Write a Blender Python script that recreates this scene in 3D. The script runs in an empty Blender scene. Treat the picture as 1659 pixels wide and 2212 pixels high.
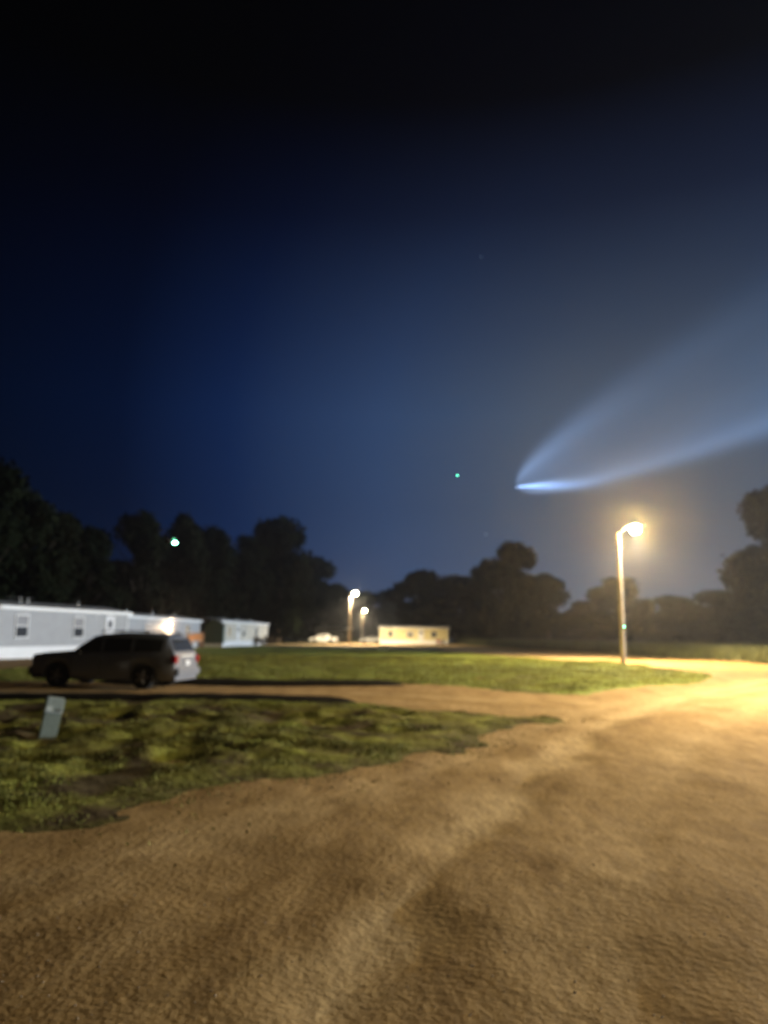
import bpy, bmesh, math, random
import numpy as np
from mathutils import Vector, Matrix
R = math.radians
S = bpy.context.scene
col = S.collection
rng = np.random.default_rng(11)
random.seed(11)

# ------------------------------------------------------------------ camera
CAM = Vector((0, 0, 1.7)); PITCH = R(9.46); ROLL = R(0.6)
cd = bpy.data.cameras.new('camera'); cam = bpy.data.objects.new('camera', cd); col.objects.link(cam)
cd.sensor_fit = 'VERTICAL'; cd.sensor_height = 36; cd.sensor_width = 27; cd.lens = 26
cd.clip_start = .05; cd.clip_end = 20000
cam.location = CAM
cam_rot = Matrix.Rotation(R(90) + PITCH, 3, 'X') @ Matrix.Rotation(ROLL, 3, 'Z')
cam.rotation_euler = cam_rot.to_euler()
cd.dof.use_dof = True; cd.dof.focus_distance = 1.5; cd.dof.aperture_fstop = 2.4
S.camera = cam
F = 1597.4
def ray(px, py):
    return (cam_rot @ Vector(((px - 829.5) / F, (1106 - py) / F, -1))).normalized()
def G(px, py, z=0.0):                    # ground point seen at a pixel of the 1659 px wide photograph
    d = ray(px, py); t = (z - CAM.z) / d.z
    return CAM + d * t
def AT(px, py, y):                       # point at distance y in front of the camera
    d = ray(px, py); return CAM + d * (y / d.y)

# ------------------------------------------------------------------ view, world, lights
S.view_settings.view_transform = 'Standard'; S.view_settings.look = 'None'
S.view_settings.gamma = 1; S.view_settings.exposure = 0
S.cycles.use_denoising = True
S.cycles.sample_clamp_indirect = 6
S.cycles.volume_max_steps = 256
S.cycles.max_bounces = 6; S.cycles.volume_bounces = 0
def lin(c):
    return tuple(((v/255)/12.92 if v/255 <= .04045 else ((v/255+.055)/1.055)**2.4) for v in c)
world = bpy.data.worlds.new('World'); S.world = world; world.use_nodes = True
nt = world.node_tree; nt.nodes.clear()
def N(t, kind, **kw):
    n = t.nodes.new(kind)
    for k, v in kw.items(): setattr(n, k, v)
    return n
def ramp(t, stops, interp='LINEAR'):
    n = t.nodes.new('ShaderNodeValToRGB'); cr = n.color_ramp; cr.interpolation = interp
    while len(cr.elements) < len(stops): cr.elements.new(.5)
    for e, (p, c) in zip(cr.elements, stops):
        e.position = p; e.color = (*c, 1) if len(c) == 3 else c
    return n
def mth(t, op, a, b=None, c=None, clamp=False):
    n = t.nodes.new('ShaderNodeMath'); n.operation = op; n.use_clamp = clamp
    for i, v in enumerate((a, b, c)):
        if v is None: continue
        if isinstance(v, (int, float)): n.inputs[i].default_value = v
        else: t.links.new(v, n.inputs[i])
    return n.outputs[0]
GLOW = ray(1450, 980)
tc = N(nt, 'ShaderNodeTexCoord')
nrm = N(nt, 'ShaderNodeVectorMath', operation='NORMALIZE'); nt.links.new(tc.outputs['Generated'], nrm.inputs[0])
dt = N(nt, 'ShaderNodeVectorMath', operation='DOT_PRODUCT'); nt.links.new(nrm.outputs[0], dt.inputs[0]); dt.inputs[1].default_value = GLOW
ang = mth(nt, 'DIVIDE', mth(nt, 'ARCCOSINE', dt.outputs['Value']), R(60))
ra = ramp(nt, [(0, lin((66,82,102))), (.17, lin((62,80,104))), (.36, lin((44,66,102))), (.55, lin((11,33,72))), (.68, lin((0,13,42))), (.95, lin((0,3,14)))])
nt.links.new(ang, ra.inputs[0])
sx = N(nt, 'ShaderNodeSeparateXYZ'); nt.links.new(nrm.outputs[0], sx.inputs[0])
el = mth(nt, 'DIVIDE', mth(nt, 'ARCSINE', sx.outputs['Z']), R(60))
re_ = ramp(nt, [(0, (1.9,1.6,1.4)), (.07, (1.6,1.35,1.2)), (.16, (1.1,1.04,1.0)), (.28, (1,1,1)), (.38, (.62,.62,.66)), (.52, (.16,.17,.22)), (.64, (.01,.01,.02))])
nt.links.new(el, re_.inputs[0])
mx = N(nt, 'ShaderNodeMix', data_type='RGBA', blend_type='MULTIPLY'); mx.inputs[0].default_value = 1
nt.links.new(ra.outputs[0], mx.inputs[6]); nt.links.new(re_.outputs[0], mx.inputs[7])
bg = N(nt, 'ShaderNodeBackground'); bg.inputs[1].default_value = 1.0
nt.links.new(mx.outputs[2], bg.inputs[0])
wo = N(nt, 'ShaderNodeOutputWorld'); nt.links.new(bg.outputs[0], wo.inputs[0])

# cool low fill added from the right to light the homes and SUV rear
sl = bpy.data.lights.new('cool_side_fill', 'SUN'); sl.energy = 4.0; sl.angle = R(.5); sl.color = (.80, .90, 1.0)
so = bpy.data.objects.new('cool_side_fill', sl); col.objects.link(so)
COOL_DIR = Vector((.93, .16, .085)).normalized()
so.rotation_euler = COOL_DIR.to_track_quat('Z', 'Y').to_euler()

LAMP_P = 40000.0; LAMP_C = (1.0, .79, .50)

# ------------------------------------------------------------------ tagging and mesh helpers
def tag(o, label=None, cat=None, group=None, kind=None):
    if label: o['label'] = label
    if cat: o['category'] = cat
    if group: o['group'] = group
    if kind: o['kind'] = kind
    return o
def empty(name, loc=(0,0,0), rz=0):
    o = bpy.data.objects.new(name, None); col.objects.link(o); o.location = loc; o.rotation_euler = (0,0,rz)
    o.empty_display_size = .3
    return o
def link(name, me, mat, parent=None, smooth=False):
    o = bpy.data.objects.new(name, me); col.objects.link(o)
    if mat: me.materials.append(mat)
    if parent: o.parent = parent
    if smooth:
        me.polygons.foreach_set('use_smooth', [True]*len(me.polygons))
    return o
def copy_tree(o, parent=None):
    c = o.copy(); col.objects.link(c); c.parent = parent
    for ch in list(o.children): copy_tree(ch, c)
    return c
class MB:
    def __init__(s): s.v = []; s.f = []
    def quad(s, *p):
        n = len(s.v); s.v += [tuple(q) for q in p]; s.f.append(tuple(range(n, n+len(p)))); return s
    def box(s, c, d, rz=0, bev=0, taper=1.0):
        x, y, z = c; a, b, h = d[0]/2, d[1]/2, d[2]/2
        n = len(s.v); cr, sr = math.cos(rz), math.sin(rz)
        for sz in (-1, 1):
            k = taper if sz > 0 else 1
            for sx_, sy in ((-1,-1),(1,-1),(1,1),(-1,1)):
                px, py = sx_*a*k, sy*b*k
                s.v.append((x+px*cr-py*sr, y+px*sr+py*cr, z+sz*h))
        for f in ((0,3,2,1),(4,5,6,7),(0,1,5,4),(1,2,6,5),(2,3,7,6),(3,0,4,7)): s.f.append(tuple(n+i for i in f))
        return s
    def tube(s, p0, p1, r0, r1=None, seg=12, cap=True):
        r1 = r0 if r1 is None else r1
        p0 = Vector(p0); p1 = Vector(p1); d = (p1-p0).normalized()
        u = d.orthogonal().normalized(); w = d.cross(u); n = len(s.v)
        for p, r in ((p0, r0), (p1, r1)):
            for i in range(seg):
                a = 2*math.pi*i/seg; s.v.append(tuple(p + u*math.cos(a)*r + w*math.sin(a)*r))
        for i in range(seg):
            j = (i+1) % seg; s.f.append((n+i, n+j, n+seg+j, n+seg+i))
        if cap:
            s.f.append(tuple(n+i for i in reversed(range(seg)))); s.f.append(tuple(n+seg+i for i in range(seg)))
        return s
    def path(s, pts, rs, seg=10):
        pts = [Vector(p) for p in pts]; n = len(s.v)
        if not hasattr(rs, '__len__'): rs = [rs]*len(pts)
        u = None
        for i, p in enumerate(pts):
            d = (pts[min(i+1, len(pts)-1)] - pts[max(i-1, 0)]).normalized()
            u = d.orthogonal().normalized() if u is None else (u - d*u.dot(d)).normalized()
            w = d.cross(u)
            for k in range(seg):
                a = 2*math.pi*k/seg; s.v.append(tuple(p + (u*math.cos(a)+w*math.sin(a))*rs[i]))
        for i in range(len(pts)-1):
            for k in range(seg):
                j = (k+1) % seg; s.f.append((n+i*seg+k, n+i*seg+j, n+(i+1)*seg+j, n+(i+1)*seg+k))
        s.f.append(tuple(n+i for i in reversed(range(seg)))); s.f.append(tuple(n+(len(pts)-1)*seg+i for i in range(seg)))
        return s
    def lathe(s, c, prof, seg=20, axis='Z'):
        n = len(s.v)
        for r, z in prof:
            for i in range(seg):
                a = 2*math.pi*i/seg; x, y = r*math.cos(a), r*math.sin(a)
                if axis == 'Z': s.v.append((c[0]+x, c[1]+y, c[2]+z))
                elif axis == 'Y': s.v.append((c[0]+x, c[1]+z, c[2]+y))
                else: s.v.append((c[0]+z, c[1]+x, c[2]+y))
        for k in range(len(prof)-1):
            for i in range(seg):
                j = (i+1) % seg; s.f.append((n+k*seg+i, n+k*seg+j, n+(k+1)*seg+j, n+(k+1)*seg+i))
        s.f.append(tuple(n+i for i in reversed(range(seg)))); s.f.append(tuple(n+(len(prof)-1)*seg+i for i in range(seg)))
        return s
    def prism(s, pts, y0, y1, axis='Y'):           # pts in (x,z), extruded along y (or pts (y,z) along x)
        n = len(s.v); m = len(pts)
        for y in (y0, y1):
            for a, b in pts: s.v.append((a, y, b) if axis == 'Y' else (y, a, b))
        s.f.append(tuple(n+i for i in range(m))); s.f.append(tuple(n+m+i for i in reversed(range(m))))
        for i in range(m):
            j = (i+1) % m; s.f.append((n+i, n+m+i, n+m+j, n+j))
        return s
    def build(s, name, mat, parent=None, smooth=False, bevel=0):
        me = bpy.data.meshes.new(name); me.from_pydata(s.v, [], s.f)
        bm = bmesh.new(); bm.from_mesh(me); bmesh.ops.recalc_face_normals(bm, faces=bm.faces)
        if bevel:
            bmesh.ops.bevel(bm, geom=[e for e in bm.edges if e.is_manifold and e.calc_face_angle(0) > .5], offset=bevel, segments=2, affect='EDGES')
        bm.to_mesh(me); bm.free()
        return link(name, me, mat, parent, smooth)

# ------------------------------------------------------------------ materials
def pbr(name, c, rough=.7, metal=0, spec=.5, var=0, scale=8, bump=0, bscale=40, emis=None, es=0, coat=0):
    m = bpy.data.materials.new(name); m.use_nodes = True; t = m.node_tree; b = t.nodes['Principled BSDF']
    b.inputs['Base Color'].default_value = (*c, 1); b.inputs['Roughness'].default_value = rough
    b.inputs['Metallic'].default_value = metal; b.inputs['Specular IOR Level'].default_value = spec
    b.inputs['Coat Weight'].default_value = coat
    o = N(t, 'ShaderNodeTexCoord')
    if var:
        n = N(t, 'ShaderNodeTexNoise'); n.inputs['Scale'].default_value = scale; n.inputs['Detail'].default_value = 6
        t.links.new(o.outputs['Object'], n.inputs['Vector'])
        r = ramp(t, [(.3, tuple(x*(1-var) for x in c)), (.7, tuple(min(1, x*(1+var*.6)) for x in c))])
        t.links.new(n.outputs[0], r.inputs[0]); t.links.new(r.outputs[0], b.inputs['Base Color'])
    if bump:
        n = N(t, 'ShaderNodeTexNoise'); n.inputs['Scale'].default_value = bscale; n.inputs['Detail'].default_value = 4
        t.links.new(o.outputs['Object'], n.inputs['Vector'])
        bp = N(t, 'ShaderNodeBump'); bp.inputs['Strength'].default_value = bump; bp.inputs['Distance'].default_value = .02
        t.links.new(n.outputs[0], bp.inputs['Height']); t.links.new(bp.outputs[0], b.inputs['Normal'])
    if emis:
        b.inputs['Emission Color'].default_value = (*emis, 1); b.inputs['Emission Strength'].default_value = es
    return m
M = {}
M['siding'] = pbr('vinyl_siding', (.31,.325,.345), .6, var=.08, scale=1.5)
M['siding_tan'] = pbr('tan_siding', (.42,.41,.36), .6, var=.10, scale=1.5)
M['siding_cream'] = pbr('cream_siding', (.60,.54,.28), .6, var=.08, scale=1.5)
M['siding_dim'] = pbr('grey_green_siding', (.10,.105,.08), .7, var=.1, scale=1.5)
M['trim'] = pbr('white_trim', (.82,.84,.85), .5, var=.05, scale=3)
M['skirt'] = pbr('white_skirting', (.74,.77,.80), .5, var=.06, scale=4)
M['roof'] = pbr('metal_roof', (.35,.36,.37), .45, metal=.3, var=.1, scale=2)
M['glass'] = pbr('dark_glass', (.03,.032,.036), .08, spec=.6)
M['curtain'] = pbr('curtained_glass', (.22,.225,.24), .35, spec=.6)
M['door'] = pbr('pale_door', (.68,.70,.74), .5)
M['wood'] = pbr('deck_wood', (.42,.22,.10), .8, var=.3, scale=12, bump=.3)
M['green_shed'] = pbr('green_shed_wall', (.055,.09,.075), .7, var=.2, scale=5)
M['shingle'] = pbr('shed_roof', (.06,.065,.06), .85, var=.2, scale=10)
M['steel'] = pbr('galvanised_steel', (.45,.45,.44), .45, metal=.8, var=.1)
M['block'] = pbr('concrete_block', (.38,.38,.36), .9, var=.15, bump=.3)
M['paint'] = pbr('silver_paint', (.17,.185,.22), .4, metal=.15, coat=.15)
M['white_paint'] = pbr('white_paint', (.75,.76,.76), .3, coat=.5)
M['red_paint'] = pbr('red_paint', (.30,.03,.025), .35, coat=.4)
M['rubber'] = pbr('tyre_rubber', (.018,.018,.018), .85)
M['black'] = pbr('black_plastic', (.02,.02,.021), .6)
M['alloy'] = pbr('alloy_rim', (.25,.25,.26), .35, metal=.8)
M['tail'] = pbr('tail_light_lens', (.35,.012,.02), .2, coat=.5)
M['head'] = pbr('headlight_lens', (.6,.6,.62), .1)
M['plate'] = pbr('plate_white', (.7,.72,.74), .5)
M['pole'] = pbr('weathered_pole_wood', (.40,.33,.24), .9, var=.25, scale=6, bump=.5, bscale=30)
M['pedestal'] = pbr('pedestal_grey_green', (.22,.26,.22), .6, var=.12, scale=14)
M['pedestal_cap'] = pbr('pedestal_cap_grey', (.32,.36,.32), .55, var=.18, scale=18)
M['label_white'] = pbr('pale_sticker', (.62,.66,.62), .6)
M['bark'] = pbr('bark', (.06,.045,.032), .95, var=.3, scale=6, bump=.5)
M['bulb'] = pbr('lamp_refractor', (.9,.85,.7), .3, emis=(1,.86,.45), es=260)
M['bulb_far'] = pbr('far_lamp_refractor', (.9,.85,.7), .3, emis=(1,.86,.52), es=260)
M['porch_glass'] = pbr('porch_lantern_glass', (.9,.85,.7), .3, emis=(1,.72,.40), es=110)
M['housing'] = pbr('lamp_housing', (.35,.35,.34), .5, metal=.4)
M['firefly_glow'] = pbr('firefly_lantern', (.5,.9,.6), .5, emis=(.16,1,.50), es=26)
M['firefly_dim'] = pbr('firefly_lantern_dim', (.3,.6,.4), .5, emis=(.10,.75,.45), es=7)
M['insect'] = pbr('insect_shell', (.03,.02,.015), .5)
M['star'] = pbr('star_light', (1,1,1), .5, emis=(.8,.9,1), es=1.6)
def leaf_mat(name, c, var=.45, scale=.6):
    m = pbr(name, c, .85, var=var, scale=scale, spec=.0)
    return m
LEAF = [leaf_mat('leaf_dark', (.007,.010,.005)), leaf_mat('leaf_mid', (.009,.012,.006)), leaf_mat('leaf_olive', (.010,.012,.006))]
M['bush'] = leaf_mat('bush_leaf', (.10,.12,.03)); M['bush_brown'] = leaf_mat('bush_brown', (.12,.075,.04))

def ground_mat(name, stops, scale, bump, bscale, attr=None, acol=None, stretch=(1,1,1), detail=8, rot=0):
    m = bpy.data.materials.new(name); m.use_nodes = True; t = m.node_tree; b = t.nodes['Principled BSDF']
    b.inputs['Roughness'].default_value = .92; b.inputs['Specular IOR Level'].default_value = .2
    tcx = N(t, 'ShaderNodeTexCoord'); mp = N(t, 'ShaderNodeMapping'); mp.inputs['Scale'].default_value = stretch; mp.inputs['Rotation'].default_value = (0,0,rot)
    t.links.new(tcx.outputs['Object'], mp.inputs[0])
    n1 = N(t, 'ShaderNodeTexNoise'); n1.inputs['Scale'].default_value = scale; n1.inputs['Detail'].default_value = detail; n1.inputs['Roughness'].default_value = .6
    t.links.new(mp.outputs[0], n1.inputs['Vector'])
    r = ramp(t, stops); t.links.new(n1.outputs[0], r.inputs[0]); out = r.outputs[0]
    n2 = N(t, 'ShaderNodeTexNoise'); n2.inputs['Scale'].default_value = scale*9; n2.inputs['Detail'].default_value = 3
    t.links.new(mp.outputs[0], n2.inputs['Vector'])
    r2 = ramp(t, [(.3, (.72,.70,.68)), (.7, (1.2,1.2,1.2))]); t.links.new(n2.outputs[0], r2.inputs[0])
    mm = N(t, 'ShaderNodeMix', data_type='RGBA', blend_type='MULTIPLY'); mm.inputs[0].default_value = .8
    t.links.new(out, mm.inputs[6]); t.links.new(r2.outputs[0], mm.inputs[7]); out = mm.outputs[2]
    if attr:
        at = N(t, 'ShaderNodeAttribute'); at.attribute_name = attr
        m2 = N(t, 'ShaderNodeMix', data_type='RGBA', blend_type='MIX')
        t.links.new(at.outputs['Fac'], m2.inputs[0]); t.links.new(out, m2.inputs[6])
        m3 = N(t, 'ShaderNodeMix', data_type='RGBA', blend_type='MULTIPLY'); m3.inputs[0].default_value = 1
        m3.inputs[6].default_value = (*acol, 1); t.links.new(r2.outputs[0], m3.inputs[7]); t.links.new(m3.outputs[2], m2.inputs[7])
        out = m2.outputs[2]
    t.links.new(out, b.inputs['Base Color'])
    nb = N(t, 'ShaderNodeTexNoise'); nb.inputs['Scale'].default_value = bscale; nb.inputs['Detail'].default_value = 5
    t.links.new(tcx.outputs['Object'], nb.inputs['Vector'])
    bp = N(t, 'ShaderNodeBump'); bp.inputs['Strength'].default_value = bump; bp.inputs['Distance'].default_value = .03
    t.links.new(nb.outputs[0], bp.inputs['Height']); t.links.new(bp.outputs[0], b.inputs['Normal'])
    return m
M['dirt'] = ground_mat('dirt_gravel', [(.30, (.22,.138,.052)), (.5, (.33,.22,.088)), (.72, (.41,.285,.13))], 1.1, .36, 20, 'wear', (.49,.36,.18), (1.5,.38,1), rot=-.42)
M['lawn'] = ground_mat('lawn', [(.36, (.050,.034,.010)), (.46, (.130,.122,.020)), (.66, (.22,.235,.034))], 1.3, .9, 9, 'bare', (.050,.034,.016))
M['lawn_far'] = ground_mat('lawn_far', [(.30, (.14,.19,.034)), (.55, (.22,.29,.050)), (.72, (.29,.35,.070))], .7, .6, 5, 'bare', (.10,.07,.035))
M['field'] = ground_mat('field_soil', [(.3, (.030,.038,.014)), (.7, (.055,.065,.022))], .3, .5, 3)
M['ditch'] = pbr('dark_ditch', (.007,.005,.003), .98, var=.4, scale=3, bump=.5, bscale=8, spec=.05)  # near-black ground tone of the ditch strips
def blade_mat(name, a, b_):
    m = bpy.data.materials.new(name); m.use_nodes = True; t = m.node_tree; b = t.nodes['Principled BSDF']
    b.inputs['Roughness'].default_value = .7; b.inputs['Specular IOR Level'].default_value = .25
    n = N(t, 'ShaderNodeTexNoise'); n.inputs['Scale'].default_value = .9; n.inputs['Detail'].default_value = 6
    o = N(t, 'ShaderNodeTexCoord'); t.links.new(o.outputs['Object'], n.inputs['Vector'])
    r = ramp(t, [(.35, a), (.68, b_)]); t.links.new(n.outputs[0], r.inputs[0]); t.links.new(r.outputs[0], b.inputs['Base Color'])
    return m
M['blade'] = blade_mat('grass_blade', (.090,.082,.014), (.240,.255,.034))
M['tall'] = blade_mat('tall_grass_blade', (.055,.065,.030), (.110,.120,.045))

# ------------------------------------------------------------------ numpy noise and polygon distance
_P = rng.permutation(4096)
def vnoise(x, y, s=1.0, seed=0):
    x = np.asarray(x)*s + seed*17.3; y = np.asarray(y)*s + seed*5.1
    xi = np.floor(x).astype(int); yi = np.floor(y).astype(int); fx = x-xi; fy = y-yi
    fx = fx*fx*(3-2*fx); fy = fy*fy*(3-2*fy)
    def h(a, b): return _P[(_P[a & 4095] + b) & 4095]/4095.0
    return (h(xi,yi)*(1-fx)+h(xi+1,yi)*fx)*(1-fy) + (h(xi,yi+1)*(1-fx)+h(xi+1,yi+1)*fx)*fy - .5
def fbm(x, y, s, o=4, seed=0):
    a = 0; k = 1
    for i in range(o): a = a + vnoise(x, y, s*2**i, seed+i)*k; k *= .5
    return a
def sdist(X, Y, poly):                   # signed distance, positive inside
    p = np.array(poly, float); d = np.full(X.shape, 1e9); ins = np.zeros(X.shape, bool)
    for i in range(len(p)):
        a = p[i]; b = p[(i+1) % len(p)]; e = b-a; wx = X-a[0]; wy = Y-a[1]
        t = np.clip((wx*e[0]+wy*e[1])/(e@e+1e-12), 0, 1)
        d = np.minimum(d, np.hypot(wx-e[0]*t, wy-e[1]*t))
        c = ((a[1] > Y) != (b[1] > Y)) & (X < (b[0]-a[0])*(Y-a[1])/(b[1]-a[1]+1e-12)+a[0]); ins ^= c
    return np.where(ins, d, -d)
def linedist(X, Y, pts):
    p = np.array(pts, float); d = np.full(X.shape, 1e9)
    for a, b in zip(p[:-1], p[1:]):
        e = b-a; t = np.clip(((X-a[0])*e[0]+(Y-a[1])*e[1])/(e@e), 0, 1)
        d = np.minimum(d, np.hypot(X-a[0]-e[0]*t, Y-a[1]-e[1]*t))
    return d
def gp(pts): return [tuple(G(*p).xy) for p in pts]
# the plots of ground, measured off the photograph
LAWN_A = gp([(-700,1514),(-300,1514),(0,1514),(400,1516),(700,1517),(800,1524),(880,1530),(1000,1538),(1100,1547),(1185,1555),(1120,1575),(1050,1592),(950,1622),(880,1640),(700,1672),(560,1700),(450,1722),(380,1742),(200,1768),(0,1790),(-300,1830),(-700,1880)])
LAWN_B = gp([(1548,1462),(1500,1452),(1400,1440),(1340,1432),(1200,1426),(1000,1413),(870,1405),(700,1399),(560,1396),(430,1398),(350,1405),(200,1425),(60,1445),(-200,1456),(-600,1464),(-600,1472),(0,1473),(430,1474),(820,1476),(930,1479),(1000,1481),(1060,1488),(1110,1496),(1250,1499),(1320,1494),(1400,1485),(1480,1474)])
FIELD_EDGE = gp([(985,1392),(1100,1398),(1340,1412),(1500,1421),(1659,1433),(1900,1452)])
def wear(X, Y):
    t1 = [G(640,2250).xy, G(860,1990).xy, G(1010,1800).xy, G(1130,1680).xy, G(1290,1570).xy, G(1480,1500).xy, G(1700,1462).xy]
    t2 = [G(1250,2300).xy, G(1310,1950).xy, G(1390,1730).xy, G(1500,1600).xy, G(1640,1520).xy, G(1800,1480).xy]
    t3 = [G(-100,1950).xy, G(400,1830).xy, G(750,1720).xy, G(1000,1635).xy, G(1200,1560).xy, G(1400,1505).xy, G(1640,1465).xy]
    w = 0
    t4 = [G(500,1490).xy, G(800,1497).xy, G(1050,1512).xy, G(1300,1520).xy, G(1500,1505).xy, G(1800,1470).xy]
    t5 = [G(500,1500).xy, G(850,1512).xy, G(1100,1532).xy, G(1350,1540).xy, G(1560,1520).xy, G(1900,1475).xy]
    for t, k in ((t1, .9), (t2, .35), (t3, .45), (t4, .6), (t5, .5)):
        d = linedist(X, Y, t) + fbm(X, Y, .8, 3, 5)*.5
        w = np.maximum(w, k*np.exp(-(np.maximum(d, 0)/.32)**2))
    return w
def dirt_h(X, Y):
    return (fbm(X, Y, .35, 3, 1)*.07 + fbm(X, Y, 3.2, 3, 2)*.013 + fbm(X, Y, 11, 2, 8)*.004 + fbm(X*.9-Y*.4, (X*.4+Y*.9)*.25, 3.5, 2, 9)*.016 - .04*wear(X, Y))
DITCH_F = gp([(300,1474),(430,1474.5),(600,1475.5),(800,1477.5)]); DITCH_N = gp([(-500,1507),(0,1508.5),(350,1509.5),(600,1511.5),(700,1514)])
def ditch_mask(X, Y):
    return 0*X
def grid_mesh(name, xs, ys, hf, mat, attrs=None, keep=None):
    X, Y = np.meshgrid(xs, ys); Z = hf(X, Y); nx, ny = len(xs), len(ys)
    idx = np.arange(nx*ny).reshape(ny, nx)
    q = np.stack([idx[:-1,:-1], idx[:-1,1:], idx[1:,1:], idx[1:,:-1]], -1).reshape(-1, 4)
    if keep is not None:
        k = keep(X, Y); kk = k[:-1,:-1] | k[:-1,1:] | k[1:,1:] | k[1:,:-1]; q = q[kk.ravel()]
    co = np.stack([X, Y, Z], -1).reshape(-1, 3)
    used = np.unique(q); rm = np.full(len(co), -1); rm[used] = np.arange(len(used)); q = rm[q]; co = co[used]
    me = bpy.data.meshes.new(name); me.vertices.add(len(co)); me.vertices.foreach_set('co', co.ravel())
    me.loops.add(len(q)*4); me.loops.foreach_set('vertex_index', q.ravel().astype(np.int32))
    me.polygons.add(len(q)); me.polygons.foreach_set('loop_start', np.arange(0, len(q)*4, 4, dtype=np.int32))
    me.polygons.foreach_set('loop_total', np.full(len(q), 4, np.int32))
    me.polygons.foreach_set('use_smooth', np.ones(len(q), bool)); me.update()
    for an, fn in (attrs or {}).items():
        a = me.attributes.new(an, 'FLOAT', 'POINT'); a.data.foreach_set('value', np.clip(fn(co[:,0], co[:,1]), 0, 1).astype(np.float32))
    return link(name, me, mat)
def geo(a, b, d0, g, dmax):
    out = [a]; d = d0
    while out[-1] < b: out.append(out[-1]+d); d = min(d*g, dmax)
    return out
xs = np.array(sorted(set([-v for v in geo(0.06, 60, .07, 1.012, .5)] + [0] + geo(0.06, 75, .07, 1.010, .5))))
ys = np.array([-4, -2, -1, 0] + geo(.5, 62, .05, 1.008, .5))
def road_h(X, Y): return dirt_h(X, Y)
o = grid_mesh('dirt_road', xs, ys, road_h, M['dirt'], {'wear': wear}); tag(o, kind='structure')
# grass plots: their surface dips under the dirt at the edge, so the edge is the line where the two meet
def lawn_sd(poly, k, amp):
    def f(X, Y): return sdist(X, Y, poly) + fbm(X, Y, .55, 4, 3)*amp + fbm(X, Y, 3, 2, 6)*amp*.3
    return f
sdA = lawn_sd(LAWN_A, 1, .75); sdB = lawn_sd(LAWN_B, 1, .9)
def off_ditch(X, Y, w):
    return np.minimum(linedist(X, Y, DITCH_N)-.95*w, linedist(X, Y, DITCH_F)-1.3*w)
def lawnA_h(X, Y):
    d = np.minimum(sdA(X, Y), off_ditch(X, Y, 1)); return dirt_h(X, Y) + np.clip(d*.14, -.14, .05) + (fbm(X, Y, .9, 2, 12)*.13 + fbm(X, Y, 2.6, 2, 14)*.12 + .06)*np.clip(d*.45, 0, 1)
def lawnB_h(X, Y):
    d = np.minimum(sdB(X, Y), off_ditch(X, Y, 1)); return dirt_h(X, Y) + np.clip(d*.12, -.14, .05) + (fbm(X, Y, .9, 3, 15)*.12)*np.clip(d, 0, 1)
def bare_shadeA(X, Y):  # bare soil at edges and patches, plus painted darkening where lamp light thins leftwards
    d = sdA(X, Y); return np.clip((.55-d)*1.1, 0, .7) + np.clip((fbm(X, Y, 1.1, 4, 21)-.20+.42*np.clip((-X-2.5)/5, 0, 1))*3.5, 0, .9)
def bareB(X, Y):
    d = sdB(X, Y); return np.clip((.4-d)*.8, 0, .5) + np.clip((fbm(X, Y, .25, 3, 22)-.3)*3, 0, .6)
lx = np.array([p[0] for p in LAWN_A]); ly = np.array([p[1] for p in LAWN_A])
axs = np.arange(max(lx.min(), -24)-.5, lx.max()+1, .085); ays = np.arange(ly.min()-.6, ly.max()+.8, .07)
o = grid_mesh('lawn_near', axs, ays, lawnA_h, M['lawn'], {'bare': bare_shadeA}, keep=lambda X, Y: sdA(X, Y) > -.7); tag(o, kind='structure')
lx = np.array([p[0] for p in LAWN_B]); ly = np.array([p[1] for p in LAWN_B])
bxs = np.arange(max(lx.min(), -45)-1, lx.max()+1, .22); bys = np.arange(ly.min()-.8, min(ly.max(), 125)+.8, .22)
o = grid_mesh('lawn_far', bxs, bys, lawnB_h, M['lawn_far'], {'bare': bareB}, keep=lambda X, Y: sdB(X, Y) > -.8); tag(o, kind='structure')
# the wide ground below and beyond everything
me = bpy.data.meshes.new('ground'); me.from_pydata([(-1200,-200,-.30),(1200,-200,-.30),(1200,60,-.30),(-1200,60,-.30)], [], [(0,1,2,3)])
gnd_x = np.concatenate([np.linspace(-1200,-100,30), np.linspace(-96,100,70), np.linspace(110,1200,30)])
gnd_y = np.concatenate([np.linspace(-200,-4,12), np.linspace(0,60,20), np.linspace(61.8,200,80), np.linspace(210,1200,30)])
def gh(X, Y): return np.where((Y < 61.5) & (np.abs(X) < 62), -.35, -.03 + fbm(X, Y, .1, 2, 30)*.04)
o = grid_mesh('ground', gnd_x, gnd_y, gh, M['field']); tag(o, kind='structure')
bpy.data.meshes.remove(me)
# far dirt lane in front of the far homes and the loop that joins it
LANE = gp([(560,1391.5),(700,1391),(830,1391),(980,1390),(1010,1393),(1100,1399),(1340,1414),(1345,1428),(1200,1424),(1000,1411),(940,1406),(975,1396),(900,1394.5),(700,1395),(560,1394)])
lane_in = lambda X, Y: sdist(X, Y, LANE) + fbm(X, Y, .2, 2, 33)*.8
LN = np.array(LANE)
o = grid_mesh('far_lane', np.arange(LN[:,0].min()-2, LN[:,0].max()+2, .5), np.arange(max(LN[:,1].min(), 58)-1, LN[:,1].max()+2, .5),
              lambda X, Y: -.03 + np.clip(lane_in(X, Y)*.1, -.12, .07) + fbm(X, Y, .5, 2, 34)*.03, M['dirt'], {'wear': lambda x, y: 0*x+.5}, keep=lambda X, Y: lane_in(X, Y) > -1); tag(o, kind='structure')
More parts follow.
